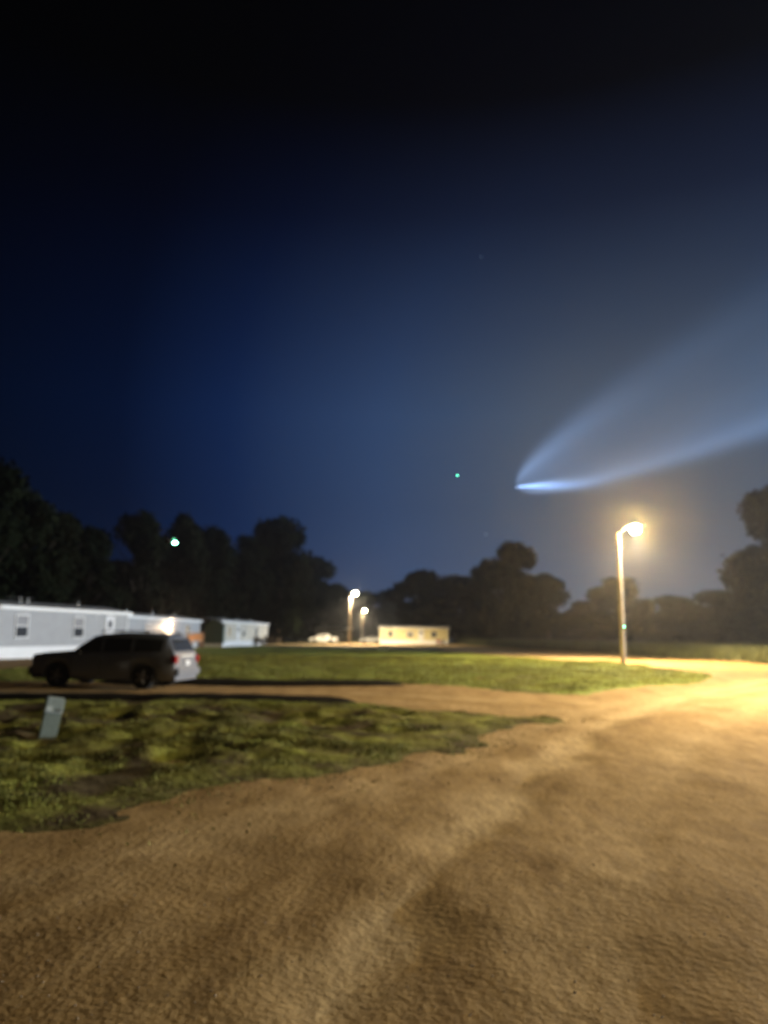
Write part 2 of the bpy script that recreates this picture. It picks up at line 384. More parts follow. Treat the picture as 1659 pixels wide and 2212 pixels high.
# near-black ditch strips on the two sides of the driveway
def ditch(pts, w0, name):
    p = np.array(pts)
    f = lambda X, Y: w0 - linedist(X, Y, p) + fbm(X, Y, .8, 3, 41)*.22
    o = grid_mesh(name, np.arange(p[:,0].min()-1.2, p[:,0].max()+1.2, .1), np.arange(p[:,1].min()-1.4, p[:,1].max()+1.4, .07),
                  lambda X, Y: dirt_h(X, Y) + .10*np.clip(f(X, Y)*3, -1, 1), M['ditch'], keep=lambda X, Y: f(X, Y) > -.25)
    tag(o, kind='structure')
ditch(DITCH_F, 1.25, 'ditch'); ditch(DITCH_N, .92, 'ditch')

# ------------------------------------------------------------------ grass blades (uncountable)
def blades(name, X, Y, Z, h, w, mat, lean=.5):
    n = len(X); a = rng.uniform(0, 2*math.pi, n); b = rng.uniform(0, 2*math.pi, n); L = rng.uniform(.1, lean, n)*h
    w = np.asarray(w); dx, dy = np.cos(a)*w/2, np.sin(a)*w/2
    p0 = np.stack([X-dx, Y-dy, Z-.02], 1); p1 = np.stack([X+dx, Y+dy, Z-.02], 1)
    mxx, my = X+np.cos(b)*L*.35, Y+np.sin(b)*L*.35
    p2 = np.stack([mxx+dx*.8, my+dy*.8, Z+h*.6], 1); p3 = np.stack([mxx-dx*.8, my-dy*.8, Z+h*.6], 1)
    p4 = np.stack([X+np.cos(b)*L, Y+np.sin(b)*L, Z+h], 1)
    co = np.stack([p0,p1,p2,p3,p4], 1).reshape(-1, 3); base = np.arange(n)*5
    q = np.stack([base, base+1, base+2, base+3], 1); t = np.stack([base+3, base+2, base+4], 1)
    li = np.concatenate([q.ravel(), t.ravel()]).astype(np.int32)
    me = bpy.data.meshes.new(name); me.vertices.add(len(co)); me.vertices.foreach_set('co', co.ravel())
    me.loops.add(len(li)); me.loops.foreach_set('vertex_index', li); me.polygons.add(2*n)
    me.polygons.foreach_set('loop_start', np.concatenate([np.arange(n)*4, 4*n+np.arange(n)*3]).astype(np.int32))
    me.polygons.foreach_set('loop_total', np.concatenate([np.full(n, 4), np.full(n, 3)]).astype(np.int32)); me.update()
    o = link(name, me, mat); return o
n = 260000
X = rng.uniform(-16, 6.5, n); Y = rng.uniform(6.5, 21, n); d = np.minimum(sdA(X, Y), off_ditch(X, Y, 1)) + fbm(X, Y, 2.2, 3, 77)*.5
keep = (d > .02) & (X > -.62*Y-1) & (bare_shadeA(X, Y) < .45+rng.uniform(-.2, .3, n)) & (fbm(X, Y, 1.4, 3, 50)+.5 > rng.uniform(.2, .75, n))
X, Y = X[keep], Y[keep]
hgt = rng.uniform(.015, .042, len(X))*(1+.9*np.clip(fbm(X, Y, .9, 3, 51)*2, -.6, 1))
o = blades('short_grass', X, Y, lawnA_h(X, Y), hgt, .004+.0007*Y, M['blade']); tag(o, 'short patchy grass covering the near lawn beside the dirt road', 'grass', kind='stuff')
n = 60000
X = rng.uniform(-14, 7, n); Y = rng.uniform(5.5, 20, n); d = sdA(X, Y)
keep = (d < .1) & (rng.uniform(0, 1, n) < np.exp(d*3.2)*(.25+.9*np.clip(fbm(X, Y, 1.7, 3, 55)*3+.3, 0, 1)))
X, Y = X[keep], Y[keep]
o = blades('stray_grass', X, Y, dirt_h(X, Y)-.005, rng.uniform(.012, .038, len(X)), .016, M['blade'], 1.6); tag(o, 'stray grass tufts thinning out over the dirt at the lawn edge', 'grass', kind='stuff')
# loose stones on the road
n = 7000
Y = 1.5 + 17*rng.uniform(0, 1, n)**1.6; X = (rng.uniform(-1, 1, n))*(.58*Y+.6); keep = (sdA(X, Y) < -.1) & (rng.uniform(0, 1, n) > wear(X, Y)*.8); X, Y = X[keep], Y[keep]; n = len(X)
sz = .0025+.005*rng.uniform(0, 1, n)**4; base = np.array([(1,0,0),(0,1,0),(-1,0,0),(0,-1,0),(0,0,.75),(0,0,-.5)])
an = rng.uniform(0, 6.28, n); sc = sz[:,None]*rng.uniform(.6, 1.3, (n,3)); V = base[None]*sc[:,None]
V[...,2] += rng.normal(0,.15,(n,6))*sz[:,None]; ca, sa = np.cos(an)[:,None], np.sin(an)[:,None]
V = np.stack([V[...,0]*ca-V[...,1]*sa+X[:,None], V[...,0]*sa+V[...,1]*ca+Y[:,None], V[...,2]+dirt_h(X, Y)[:,None]+sz[:,None]*.3], -1).reshape(-1,3)
tr = np.array([(0,1,4),(1,2,4),(2,3,4),(3,0,4),(1,0,5),(2,1,5),(3,2,5),(0,3,5)]); T = (np.arange(n)[:,None,None]*6+tr[None]).reshape(-1,3).astype(np.int32)
me = bpy.data.meshes.new('loose_gravel'); me.vertices.add(len(V)); me.vertices.foreach_set('co', V.ravel()); me.loops.add(T.size); me.loops.foreach_set('vertex_index', T.ravel())
me.polygons.add(len(T)); me.polygons.foreach_set('loop_start', np.arange(0, T.size, 3, dtype=np.int32)); me.polygons.foreach_set('loop_total', np.full(len(T), 3, np.int32)); me.update()
M['stone'] = pbr('road_stone', (.46,.36,.24), .8, var=.4, scale=30)
o = link('loose_gravel', me, M['stone']); tag(o, 'loose small stones scattered over the dirt road', 'gravel', kind='stuff')
n = 150000
X = rng.uniform(-16, 24, n); Y = rng.uniform(21, 60, n); d = np.minimum(sdB(X, Y), off_ditch(X, Y, 1)); keep = (d > .1) & (np.abs(X) < .6*Y+2)
X, Y = X[keep], Y[keep]
o = blades('short_grass', X, Y, lawnB_h(X, Y), rng.uniform(.03, .09, len(X)), .03, M['blade']); tag(o, 'short green grass on the lawn tip beyond the driveway', 'grass', kind='stuff')
# tall grass field beyond the road
fe = np.array(FIELD_EDGE)
n = 120000
t = rng.uniform(0, 1, n)**1.0*(len(fe)-1); i = np.minimum(t.astype(int), len(fe)-2); fr = t-i
ex = fe[i,0]*(1-fr)+fe[i+1,0]*fr; ey = fe[i,1]*(1-fr)+fe[i+1,1]*fr
back = rng.exponential(9, n); back = np.minimum(back, 60)
dirv = fe[-1]-fe[0]; nv = np.array([-dirv[1], dirv[0]]); nv = nv/np.hypot(*nv); nv = nv if nv[1] > 0 else -nv
X = ex+nv[0]*back + rng.normal(0, .4, n); Y = ey+nv[1]*back + rng.normal(0, .4, n)
H = (1.28+.35*fbm(X, Y, .15, 3, 60))*rng.uniform(.72, 1.06, n)*np.clip(.45+back*.9, .45, 1)
o = blades('tall_grass', X, Y, -.05+0*X, H, .07, M['tall'], .35); tag(o, 'tall rough grass field beyond the road, under the trees', 'grass', kind='stuff')

# ------------------------------------------------------------------ trees
def leaf_cloud(name, centres, n, size, mat, flat=1.0):
    """leaf-sized quads through a set of ellipsoid puffs (cx,cy,cz,rx,ry,rz)"""
    c = np.array(centres); wgt = (c[:,3]*c[:,4]*c[:,5])**(2/3); wgt /= wgt.sum()
    k = rng.choice(len(c), n, p=wgt); v = rng.normal(size=(n,3)); v /= np.linalg.norm(v, axis=1)[:,None]
    r = rng.uniform(.35, 1, n)**.5*(1+.10*rng.normal(size=n)); P = c[k,:3]+v*c[k,3:]*r[:,None]
    sz = size*rng.uniform(.6, 1.5, n); a = rng.normal(size=(n,3)); a /= np.linalg.norm(a, axis=1)[:,None]
    b = np.cross(a, v+.3*rng.normal(size=(n,3))); b /= np.linalg.norm(b, axis=1)[:,None]+1e-9
    A = a*sz[:,None]*.5; B = b*sz[:,None]*.32
    co = np.stack([P-A, P+B, P+A, P-B], 1).reshape(-1, 3)
    me = bpy.data.meshes.new(name); me.vertices.add(len(co)); me.vertices.foreach_set('co', co.ravel())
    me.loops.add(4*n); me.loops.foreach_set('vertex_index', np.arange(4*n, dtype=np.int32)); me.polygons.add(n)
    me.polygons.foreach_set('loop_start', np.arange(0, 4*n, 4, dtype=np.int32)); me.polygons.foreach_set('loop_total', np.full(n, 4, np.int32)); me.update()
    me.materials.append(mat); return me
def tree_meshes(seed, mat, H=14., Rd=5.):
    rs = random.Random(seed); cs = []
    for k in range(34):
        u = rs.uniform(.10, .93); prof = math.sin(math.pi*min(1, (u*.80+.22)))**.55
        rr = Rd*prof*rs.uniform(.35, .82); a = rs.uniform(0, 2*math.pi); s = Rd*rs.uniform(.20, .36)
        cs.append((rr*math.cos(a), rr*math.sin(a), H*u, s*1.1, s*1.1, s*.9))
    for u in (.25,.45,.65,.8,.9): cs.append((rs.uniform(-.4,.4), rs.uniform(-.4,.4), H*u, Rd*.5*(1.15-u*.6), Rd*.5*(1.15-u*.6), H*.10))
    cm = leaf_cloud('crown', cs, 13000, .50, mat)
    mb = MB(); mb.path([(0,0,-.3),(.1,0,H*.2),(-.1,.1,H*.45),(0,0,H*.8)], [.42,.32,.22,.06], 9)
    for k in range(9):
        u = rs.uniform(.18,.6); a = rs.uniform(0, 6.28); L = Rd*rs.uniform(.5,.8)
        mb.path([(0,0,H*u),(L*.5*math.cos(a), L*.5*math.sin(a), H*(u+.08)),(L*math.cos(a), L*math.sin(a), H*(u+.2))],[.13,.08,.03],6)
    me = bpy.data.meshes.new('trunk'); me.from_pydata(mb.v, [], mb.f); me.materials.append(M['bark'])
    return cm, me
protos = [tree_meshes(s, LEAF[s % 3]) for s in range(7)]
TG = 'trees of the dark wood round the lots'
def tree(px, top, hw, y, label, k):
    b = AT(px, 1372, y); tp = AT(px, top, y); H = tp.z; Rw = hw/F*y*1.12
    r = empty('broadleaf_tree', (b.x, y, 0), rng.uniform(0, 6.28)); cm, tm = protos[k % 7]
    s = (Rw/5.0, Rw/5.0, H*1.02/14.0)
    c = link('crown', cm, None, r); t = link('trunk', tm, None, r); c.scale = s; t.scale = (min(s[0],1.2), min(s[1],1.2), s[2])
    tag(r, label, 'tree', TG); return r
TREES = [
 (-75,985,105,66,'tallest black tree behind the near white home, cut by the photo\'s left edge'),
 (35,1062,85,72,'black tree rising over the left window of the near white home'),
 (110,1112,75,78,'black tree above the middle of the near white home\'s roof'),
 (175,1140,65,84,'low black tree behind the far end of the near white home'),
 (300,1107,72,106,'round-topped dark tree above the end joint of the two white homes'),
 (385,1119,62,118,'dark tree just above the lit porch light'),
 (455,1145,62,128,'dark tree behind the green shed'),
 (600,1116,72,142,'large domed dark tree above the third home'),
 (530,1160,50,136,'slim dark tree in the notch beside the domed tree'),
 (672,1205,60,196,'dark tree sloping down beside the taller distant street lamp'),
 (722,1262,45,205,'low dark tree just behind the taller distant street lamp'),
 (785,1278,48,262,'small distant tree in the dip behind the two distant lamps'),
 (835,1276,40,262,'small distant tree right of the two distant lamps'),
 (905,1236,68,172,'rounded dark tree over the yellow-lit far home'),
 (985,1243,66,174,'flat-topped dark tree over the right end of the yellow-lit home'),
 (1045,1211,34,152,'small shoulder crown on the left of the tallest mid tree'),
 (1108,1174,66,150,'tallest mid-distance tree, a single dome left of the lamp post'),
 (1185,1240,55,150,'grey tree stepping down right of the single dome'),
 (1255,1298,46,170,'low faint tree in the gap left of the lamp post'),
 (1345,1250,72,190,'faint grey tree directly behind the lamp post'),
 (1460,1290,75,205,'low faint grey tree under and beyond the bright lamp'),
 (1560,1275,70,200,'faint grey tree right of the bright lamp over the field'),
 (1690,1056,90,185,'tall hazy tree at the photo\'s right edge behind the field'),
]
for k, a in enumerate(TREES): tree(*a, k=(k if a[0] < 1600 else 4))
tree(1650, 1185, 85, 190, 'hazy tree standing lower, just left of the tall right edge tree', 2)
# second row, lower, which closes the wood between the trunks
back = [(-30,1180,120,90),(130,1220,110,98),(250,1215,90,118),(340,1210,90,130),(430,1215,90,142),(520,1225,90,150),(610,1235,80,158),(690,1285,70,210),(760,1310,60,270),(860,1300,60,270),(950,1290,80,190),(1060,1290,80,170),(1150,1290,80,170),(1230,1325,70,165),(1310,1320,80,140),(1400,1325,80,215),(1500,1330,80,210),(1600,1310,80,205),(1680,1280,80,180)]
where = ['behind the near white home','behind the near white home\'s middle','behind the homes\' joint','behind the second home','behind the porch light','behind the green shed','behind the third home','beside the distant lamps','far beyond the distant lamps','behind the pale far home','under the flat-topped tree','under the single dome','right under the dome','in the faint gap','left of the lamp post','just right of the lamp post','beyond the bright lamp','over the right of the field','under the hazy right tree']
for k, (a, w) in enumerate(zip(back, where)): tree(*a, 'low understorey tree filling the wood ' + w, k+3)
def bush(px, py, hw, h, label, mat, y=None):
    b = G(px, py) if y is None else AT(px, py, y); yy = b.y; w = hw/F*yy
    cs = [(rng.uniform(-.7,.7)*w, rng.uniform(-.5,.5)*w, h*rng.uniform(.25,.75), w*.45, w*.45, h*.3) for _ in range(9)]
    r = empty('bush', (b.x, yy, 0)); link('foliage', leaf_cloud('foliage', cs, 1500, .16, mat), None, r)
    mb = MB()
    for q in range(5): mb.path([(0,0,-.05),(rng.uniform(-.3,.3)*w, rng.uniform(-.3,.3)*w, h*.4),(rng.uniform(-.7,.7)*w, rng.uniform(-.5,.5)*w, h*.75)],[.03,.02,.01],5)
    mb.build('stem', M['bark'], r); tag(r, label, 'bush')
bush(566,1394,26,1.5,'brownish bush against the far end of the third home', M['bush_brown'])
bush(1003,1391.5,24,1.5,'yellow-green bush at the right end of the yellow-lit home', M['bush'])
bush(780,1388,44,1.0,'low green bush below the shorter distant lamp', M['bush'])

# ------------------------------------------------------------------ mobile homes
def facade_t(P0, P1, px):               # distance along the facade line where a pixel column meets it
    d = ray(px, 1372); P0 = Vector(P0); e = (Vector(P1)-P0)
    a = np.array([[d.x, -e.x],[d.y, -e.y]]); s = np.linalg.solve(a, [P0.x, P0.y]); return s[1]*e.length
def home(P0, P1, depth, h, wall, skirt, label, windows, doors=(), gable=False, skirt_h=.75, vents=True, lap=True, cat='mobile home'):
    P0, P1 = Vector(P0), Vector(P1); L = (P1-P0).length; a = math.atan2(P1.y-P0.y, P1.x-P0.x)
    r = empty('mobile_home', (P0.x, P0.y, 0), a)   # local x along the facade, front faces local -y
    wl = MB(); z = skirt_h; zt = h-.22
    nl = 22; st = (zt-z)/nl
    prof = [(0.02, z)]
    for i in range(nl): prof += [(-.004, z+i*st+.002), (.014, z+(i+1)*st-.002)]
    prof += [(.02, zt), (depth-.02, zt), (depth-.02, z)]
    wl.prism([(y, zz) for y, zz in prof], 0, L, axis='X'); wl.build('wall', wall, r)
    sk = MB(); n = max(2, int(L/1.2))
    sk.box((L/2, .07, z/2-.1), (L-.1, .05, z+.2-.004)); sk.box((.07+.0, depth/2, z/2-.1), (.05, depth-.3, z+.196)); sk.box((L-.07, depth/2, z/2-.1), (.05, depth-.3, z+.192)); sk.box((L/2, depth-.1, z/2-.1), (L-.3,.05,z+.188))
    for i in range(int(L/.35)): sk.box((.2+i*.35, .035, z/2-.1), (.05, .02, z+.15))
    sk.box((L/2, .01, z-.05), (L, .05, .09)); sk.build('skirting', skirt, r)
    rf = MB(); ov = .22
    rf.prism([(-ov, zt+.17), (-ov, zt+.20), (depth/2, zt+.62), (depth+ov, zt+.20), (depth+ov, zt+.17)], -ov, L+ov, axis='X'); roof = rf.build('roof', M['roof'], r)
    if vents:
        for q in range(3):
            vx = L*(.2+.28*q); MB().tube((vx, depth*.3, zt+.3), (vx, depth*.3, zt+.78), .05).lathe((vx, depth*.3, zt+.76), [(.05,0),(.12,.01),(.10,.07),(.02,.10)], 10).build('vent_pipe', M['steel'], roof)
    tr = MB(); tr.box((L/2, -ov-.012, zt+.10), (L+2*ov, .024, .22)); tr.box((L/2, depth+ov+.012, zt+.10), (L+2*ov, .024, .22))
    tr.box((L/2, -ov/2-.002, zt+.01), (L+2*ov-.01, ov-.03, .02))
    for xx in (.05, L-.05): tr.box((xx, -.014, (z+zt)/2), (.10, .03, zt-z-.01))
    tr.build('trim', M['trim'], r)
    for (t, w, z0, z1, kind) in windows:
        f = MB(); cx = t; fr = .06
        f.box((cx-w/2, -.03, (z0+z1)/2), (fr, .06, z1-z0)); f.box((cx+w/2, -.03, (z0+z1)/2), (fr, .06, z1-z0))
        f.box((cx, -.03, z1+.02), (w+fr, .064, fr)); f.box((cx, -.045, z0-.02), (w+fr+.1, .10, fr)); f.box((cx, -.035, (z0+z1)/2), (w-fr-.002, .05, .06))
        wf = f.build('window', M['trim'], r)
        m_ = (z0+z1)/2
        MB().box((cx, -.018, (m_+z1)/2), (w-fr, .012, z1-m_-.04)).build('pane', M['curtain'] if kind else M['glass'], wf)
        MB().box((cx, -.022, (z0+m_)/2), (w-fr, .012, m_-z0-.04)).build('pane', M['glass'], wf)
    for (t, w) in doors:
        dd = MB(); dd.box((t, -.03, z+.06+1.0), (w, .05, 2.0)); dr = dd.build('door', M['door'], r, bevel=.004)
        MB().box((t-w/2-.04, -.035, z+1.06), (.07,.06,2.08)).box((t+w/2+.04, -.035, z+1.06), (.07,.06,2.08)).box((t, -.035, z+2.13), (w+.15,.062,.07)).build('door_frame', M['trim'], dr)
        MB().box((t, -.06, z+1.55), (w*.5, .012, .55)).build('pane', M['glass'], dr)
        MB().tube((t+w*.4, -.05, z+1.05), (t+w*.4, -.10, z+1.05), .025).build('handle', M['steel'], dr)
    tag(r, label, cat); return r, L
# near white home: its long side recedes past the window columns
h1a = (-24.6, 40.5); h1b = (-20.2, 59.3)
w1 = facade_t(h1a, h1b, 45); w2 = facade_t(h1a, h1b, 168); dd = facade_t(h1a, h1b, 235)
home(h1a, h1b, 4.4, 3.28, M['siding'], M['skirt'], 'long pale grey mobile home with white skirting behind the parked SUV',
     [(w1, 1.15, 1.35, 2.72, 1), (w2, 1.15, 1.35, 2.72, 1), (w1-3.0, .9, 1.6, 2.7, 1)], [(dd, .95)])
h2a = (-23.4, 66.0); h2b = (-22.0, 90.0)
tl = facade_t(h2a, h2b, 362)
r2, L2 = home(h2a, h2b, 4.2, 3.25, M['siding'], M['skirt'], 'second white mobile home, its porch light lit, between near home and green shed',
     [(facade_t(h2a, h2b, 318), 1.1, 1.4, 2.6, 1), (facade_t(h2a, h2b, 405), 1.1, 1.4, 2.6, 0)], [(tl+1.0, .95)])
h3a = (-20.8, 96.0); h3b = (-18.6, 121.0)
home(h3a, h3b, 4.2, 3.35, M['siding_tan'], M['skirt'], 'third mobile home, tan with white skirting, right of the green shed',
     [(4, 1.1, 1.4, 2.6, 0), (11, 1.1, 1.4, 2.6, 1), (18, 1.1, 1.4, 2.6, 0)], [(8, .95)])
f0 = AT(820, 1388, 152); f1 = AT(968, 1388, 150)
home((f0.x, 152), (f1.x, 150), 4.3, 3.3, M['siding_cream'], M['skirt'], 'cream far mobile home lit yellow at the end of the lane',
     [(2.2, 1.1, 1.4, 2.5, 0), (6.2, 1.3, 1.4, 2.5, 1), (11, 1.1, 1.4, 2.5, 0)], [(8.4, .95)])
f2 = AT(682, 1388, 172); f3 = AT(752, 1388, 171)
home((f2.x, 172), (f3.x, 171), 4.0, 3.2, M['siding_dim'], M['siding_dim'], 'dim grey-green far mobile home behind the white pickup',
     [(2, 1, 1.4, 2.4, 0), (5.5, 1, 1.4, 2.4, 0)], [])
# satellite dish and aerial on the near home
a1 = math.atan2(h1b[1]-h1a[1], h1b[0]-h1a[0])
P = AT(82, 1306, 50.0)
r = empty('roof_antenna', (P.x-1.2, 50, 3.45))
mb = MB(); mb.tube((0,0,-.2),(0,0,.55),.03); mb.build('mast', M['steel'], r)
mb = MB(); mb.tube((-.9,.0,.5),(.9,.0,.42),.022)
for q in range(7): mb.tube((-.75+q*.25,-.35+.03*q,.49-.01*q),(-.75+q*.25,.35-.03*q,.49-.01*q),.012, seg=6)
mb.build('boom', M['steel'], r)
tag(r, 'thin grey television aerial on the roof of the near pale home', 'aerial')
# porch light on the second home
a2 = math.atan2(h2b[1]-h2a[1], h2b[0]-h2a[0]); u2 = Vector((math.cos(a2), math.sin(a2), 0)); n2 = Vector((math.sin(a2), -math.cos(a2), 0))
pl = Vector((*h2a, 0)) + u2*tl + n2*.16; pl.z = 2.62
r = empty('porch_light', pl, a2)
MB().box((0,.10,.02),(.16,.06,.26)).build('wall_plate', M['steel'], r, bevel=.005)
MB().lathe((0,0,-.12),[(.06,0),(.13,.03),(.15,.18),(.10,.24)],14).build('globe', M['porch_glass'], r, smooth=True)
MB().lathe((0,0,.125),[(.18,0),(.16,.03),(.04,.08)],14).build('cap', M['steel'], r)
tag(r, 'lit porch lantern glowing warm on the second home wall', 'porch light')
ld = bpy.data.lights.new('porch_bulb', 'POINT'); ld.energy = 480; ld.color = (1, .66, .36); ld.shadow_soft_size = .08
lo = bpy.data.objects.new('porch_bulb', ld); col.objects.link(lo); lo.location = pl + n2*.30 + Vector((0,0,-.20))
# wooden deck with rail in front of it
dk = Vector((*h2a, 0)) + u2*(tl+2.2) + n2*.35
r = empty('wooden_deck', dk, a2)
mb = MB()
for q in range(12): mb.box((0, -.08-q*.165, .74), (6.0, .15, .04))
mb.build('deck_boards', M['wood'], r)
for xx in (-2.9, -1.0, 1.0, 2.9):
    MB().box((xx, -1.93, .82), (.09,.09,1.76)).build('post', M['wood'], r)
mb = MB(); mb.box((0,-1.93,1.72),(6.0,.14,.045)); mb.box((0,-1.93,.92),(5.9,.04,.09))
for q in range(38): mb.box((-2.8+q*.151,-1.93,1.33),(.04,.035,.72))
mb.build('railing', M['wood'], r)
mb = MB()
for q in range(4): mb.box((3.3+q*.26,-1.0,.62-q*.17),(.27,1.1,.04))
mb.prism([(3.15,.55),(4.2,-.1),(4.2,.02),(3.15,.72)],-1.58,-1.54); mb.prism([(3.15,.55),(4.2,-.1),(4.2,.02),(3.15,.72)],-.46,-.42)
mb.build('steps', M['wood'], r)
tag(r, 'orange-lit wooden deck with slatted railing below the porch light', 'deck')
# green shed
sp = AT(461, 1390, 92.6)
r = empty('garden_shed', (sp.x, 92.6, 0), R(8))
MB().box((0,1.5,.22),(2.2,3.0,.5)).build('plinth', M['skirt'], r)
MB().prism([(-1.12,.47),(1.12,.47),(1.12,2.75),(0,3.42),(-1.12,2.75)],0,3.0).build('wall', M['green_shed'], r)
MB().prism([(-1.30,2.70),(-1.30,2.64),(0,3.46),(1.30,2.64),(1.30,2.70),(0,3.56)],-.18,3.2).build('roof', M['shingle'], r)
d_ = MB().box((0,-.02,1.42),(1.1,.05,1.8)).build('door', M['green_shed'], r)
MB().tube((.4,-.05,1.4),(.4,-.1,1.4),.03).build('handle', M['steel'], d_)
tag(r, 'dark green gabled shed on a white base between two homes', 'shed')

# ------------------------------------------------------------------ vehicles
def car(kind, paint, label, cat, loc, rz):
    """front towards -x, wheels on z=0; lofted from cross-section stations (x, belt z, roof z, half width, roof half width, bottom)"""
    r = empty(kind.replace('_body',''), loc, rz)
    if kind == 'parked_suv':
        L = 4.85; wb = (-1.42, 1.42); rw = .37
        st = [(-2.42,.62,.64,.62,.60),(-2.40,.86,.88,.74,.70),(-2.30,.96,1.00,.84,.78),(-1.9,1.00,1.06,.92,.82),(-1.42,1.02,1.10,.94,.84),(-1.05,1.03,1.13,.95,.82),(-.95,1.04,1.16,.95,.80),
              (-.30,1.05,1.60,.95,.70),(-.10,1.05,1.66,.95,.68),(.5,1.06,1.70,.95,.69),(1.1,1.07,1.69,.95,.69),(1.7,1.08,1.66,.94,.67),(2.05,1.08,1.62,.92,.65),(2.14,1.08,1.58,.91,.64),(2.36,1.06,1.10,.87,.78),(2.42,.98,1.00,.84,.80),(2.44,.62,.64,.82,.78)]
        side = [(-.88,-.02),(.06,.98),(1.08,1.98)]
    elif kind == 'parked_pickup':
        L = 5.6; wb = (-1.75, 1.75); rw = .39
        st = [(-2.8,.7,.72,.75,.7),(-2.75,.95,1.0,.86,.8),(-2.0,1.05,1.12,.94,.85),(-1.15,1.10,1.18,.95,.85),(-.55,1.12,1.74,.95,.72),(.0,1.12,1.82,.95,.72),(.85,1.12,1.80,.95,.72),(1.0,1.12,1.76,.95,.72),(1.05,1.12,1.16,.95,.90),(2.7,1.12,1.16,.95,.90),(2.78,1.1,1.12,.93,.9),(2.8,.62,.64,.92,.9)]
        side = [(-.45,.15),(.25,.88)]
    else:
        L = 4.6; wb = (-1.35, 1.35); rw = .33
        st = [(-2.3,.55,.57,.7,.66),(-2.2,.76,.80,.82,.74),(-1.6,.86,.92,.88,.78),(-.95,.90,1.0,.90,.78),(-.35,.92,1.36,.90,.62),(.1,.93,1.42,.90,.60),(.8,.94,1.40,.90,.60),(1.5,.95,1.12,.89,.68),(2.1,.95,1.0,.86,.76),(2.28,.9,.94,.80,.74),(2.3,.55,.57,.78,.72)]
        side = [(-.30,.2),(.28,.85)]
    X0 = np.array([s[0] for s in st]); A = np.array(st)
    xs_ = sorted(set(list(X0) + [w+dx for w in wb for dx in np.linspace(-rw*1.22, rw*1.22, 11)]))
    def interp(x): return [np.interp(x, X0, A[:,k]) for k in (1,2,3,4)]
    mb = MB(); ring = 0
    def rowpts(x):
        b, t, w, tw = interp(x); zb = .26
        for wx in wb:
            dx = abs(x-wx)
            if dx < rw*1.21: zb = max(zb, rw + math.sqrt(max(0, (rw*1.21)**2-dx*dx))*.98)
        zb = min(zb, b-.12)
        zr = t-.03 if t-b > .1 else t-.01
        half = [(w*.93, zb), (w, zb+(b-zb)*.35), (w*.995, b-.10), (w*.965, b), (tw+.05 if t-b > .1 else tw+.04, b+(t-b)*.82), (tw-.04, zr+.012), (tw*.55, t), (0, t+.005)]
        return half
    for x in xs_:
        h_ = rowpts(x); pts = h_ + [(-a, z) for a, z in reversed(h_[:-1])]
        for a, z in pts: mb.v.append((x, a, z))
        ring = len(pts)
    for i in range(len(xs_)-1):
        for k in range(ring-1): mb.f.append((i*ring+k, i*ring+k+1, (i+1)*ring+k+1, (i+1)*ring+k))
        mb.f.append((i*ring+ring-1, i*ring, (i+1)*ring, (i+1)*ring+ring-1))
    mb.f.append(tuple(range(ring))); mb.f.append(tuple((len(xs_)-1)*ring+k for k in reversed(range(ring))))
    body = mb.build('body', paint, r, smooth=False)
    for p in body.data.polygons: p.use_smooth = abs(p.normal.x) < .98
    # side glass
    def glass_pt(x, f, s, off=.012):
        h_ = rowpts(x); (a0, z0), (a1, z1) = h_[3], h_[4]
        return Vector((x, s*(a0+(a1-a0)*f+off), z0+(z1-z0)*f+.003))
    for s in (-1, 1):
        for (x0, x1) in side:
            g = MB(); m = 6
            for q in range(m):
                xa = x0+(x1-x0)*q/m; xb = x0+(x1-x0)*(q+1)/m
                g.quad(glass_pt(xa,.10,s), glass_pt(xb,.10,s), glass_pt(xb,.90,s), glass_pt(xa,.90,s))
            g.build('side_window', M['glass'], r)
    # windscreen and rear window
    def cross(xa, xb, name, n_=6):
        g = MB(); Aa, Ab = rowpts(xa), rowpts(xb)
        za, zb_ = Aa[5][1], Ab[5][1]; wa, wb2 = Aa[5][0]*.98, Ab[5][0]*.98
        dx = (xb-xa); dz = zb_-za; nn = Vector((-dz, 0, dx)).normalized()
        if nn.z < 0: nn = -nn
        o_ = nn*.03
        g.quad(Vector((xa,-wa,za))+o_, Vector((xa,wa,za))+o_, Vector((xb,wb2,zb_))+o_, Vector((xb,-wb2,zb_))+o_); g.build(name, M['glass'], r)
    if kind == 'parked_suv': cross(-.90, -.34, 'windscreen'); cross(2.34, 2.17, 'rear_window')
    elif kind == 'parked_pickup': cross(-1.1, -.6, 'windscreen')
    else: cross(-.9, -.4, 'windscreen'); cross(1.45, .85, 'rear_window')
    for wx in wb:
        for s in (-1, 1):
            ty = MB().lathe((wx, s*.82, rw), [(rw*.62,-.11),(rw*.96,-.11),(rw,-.08),(rw,.08),(rw*.96,.11),(rw*.62,.11)], 26, 'Y').build('wheel', M['rubber'], r, smooth=False)
            rm = MB().lathe((wx, s*.83, rw), [(rw*.60,-.08),(rw*.60,.08),(rw*.5,.09)], 20, 'Y')
            for q in range(5):
                a = q*2*math.pi/5; rm.tube((wx, s*.93, rw), (wx+rw*.56*math.cos(a), s*.93, rw+rw*.56*math.sin(a)), .035, .03, 6)
            rm.build('rim', M['alloy'], ty)
    xe = st[-1][0]; xf = st[0][0]; w = st[-1][3]
    zt_ = st[-1][1]
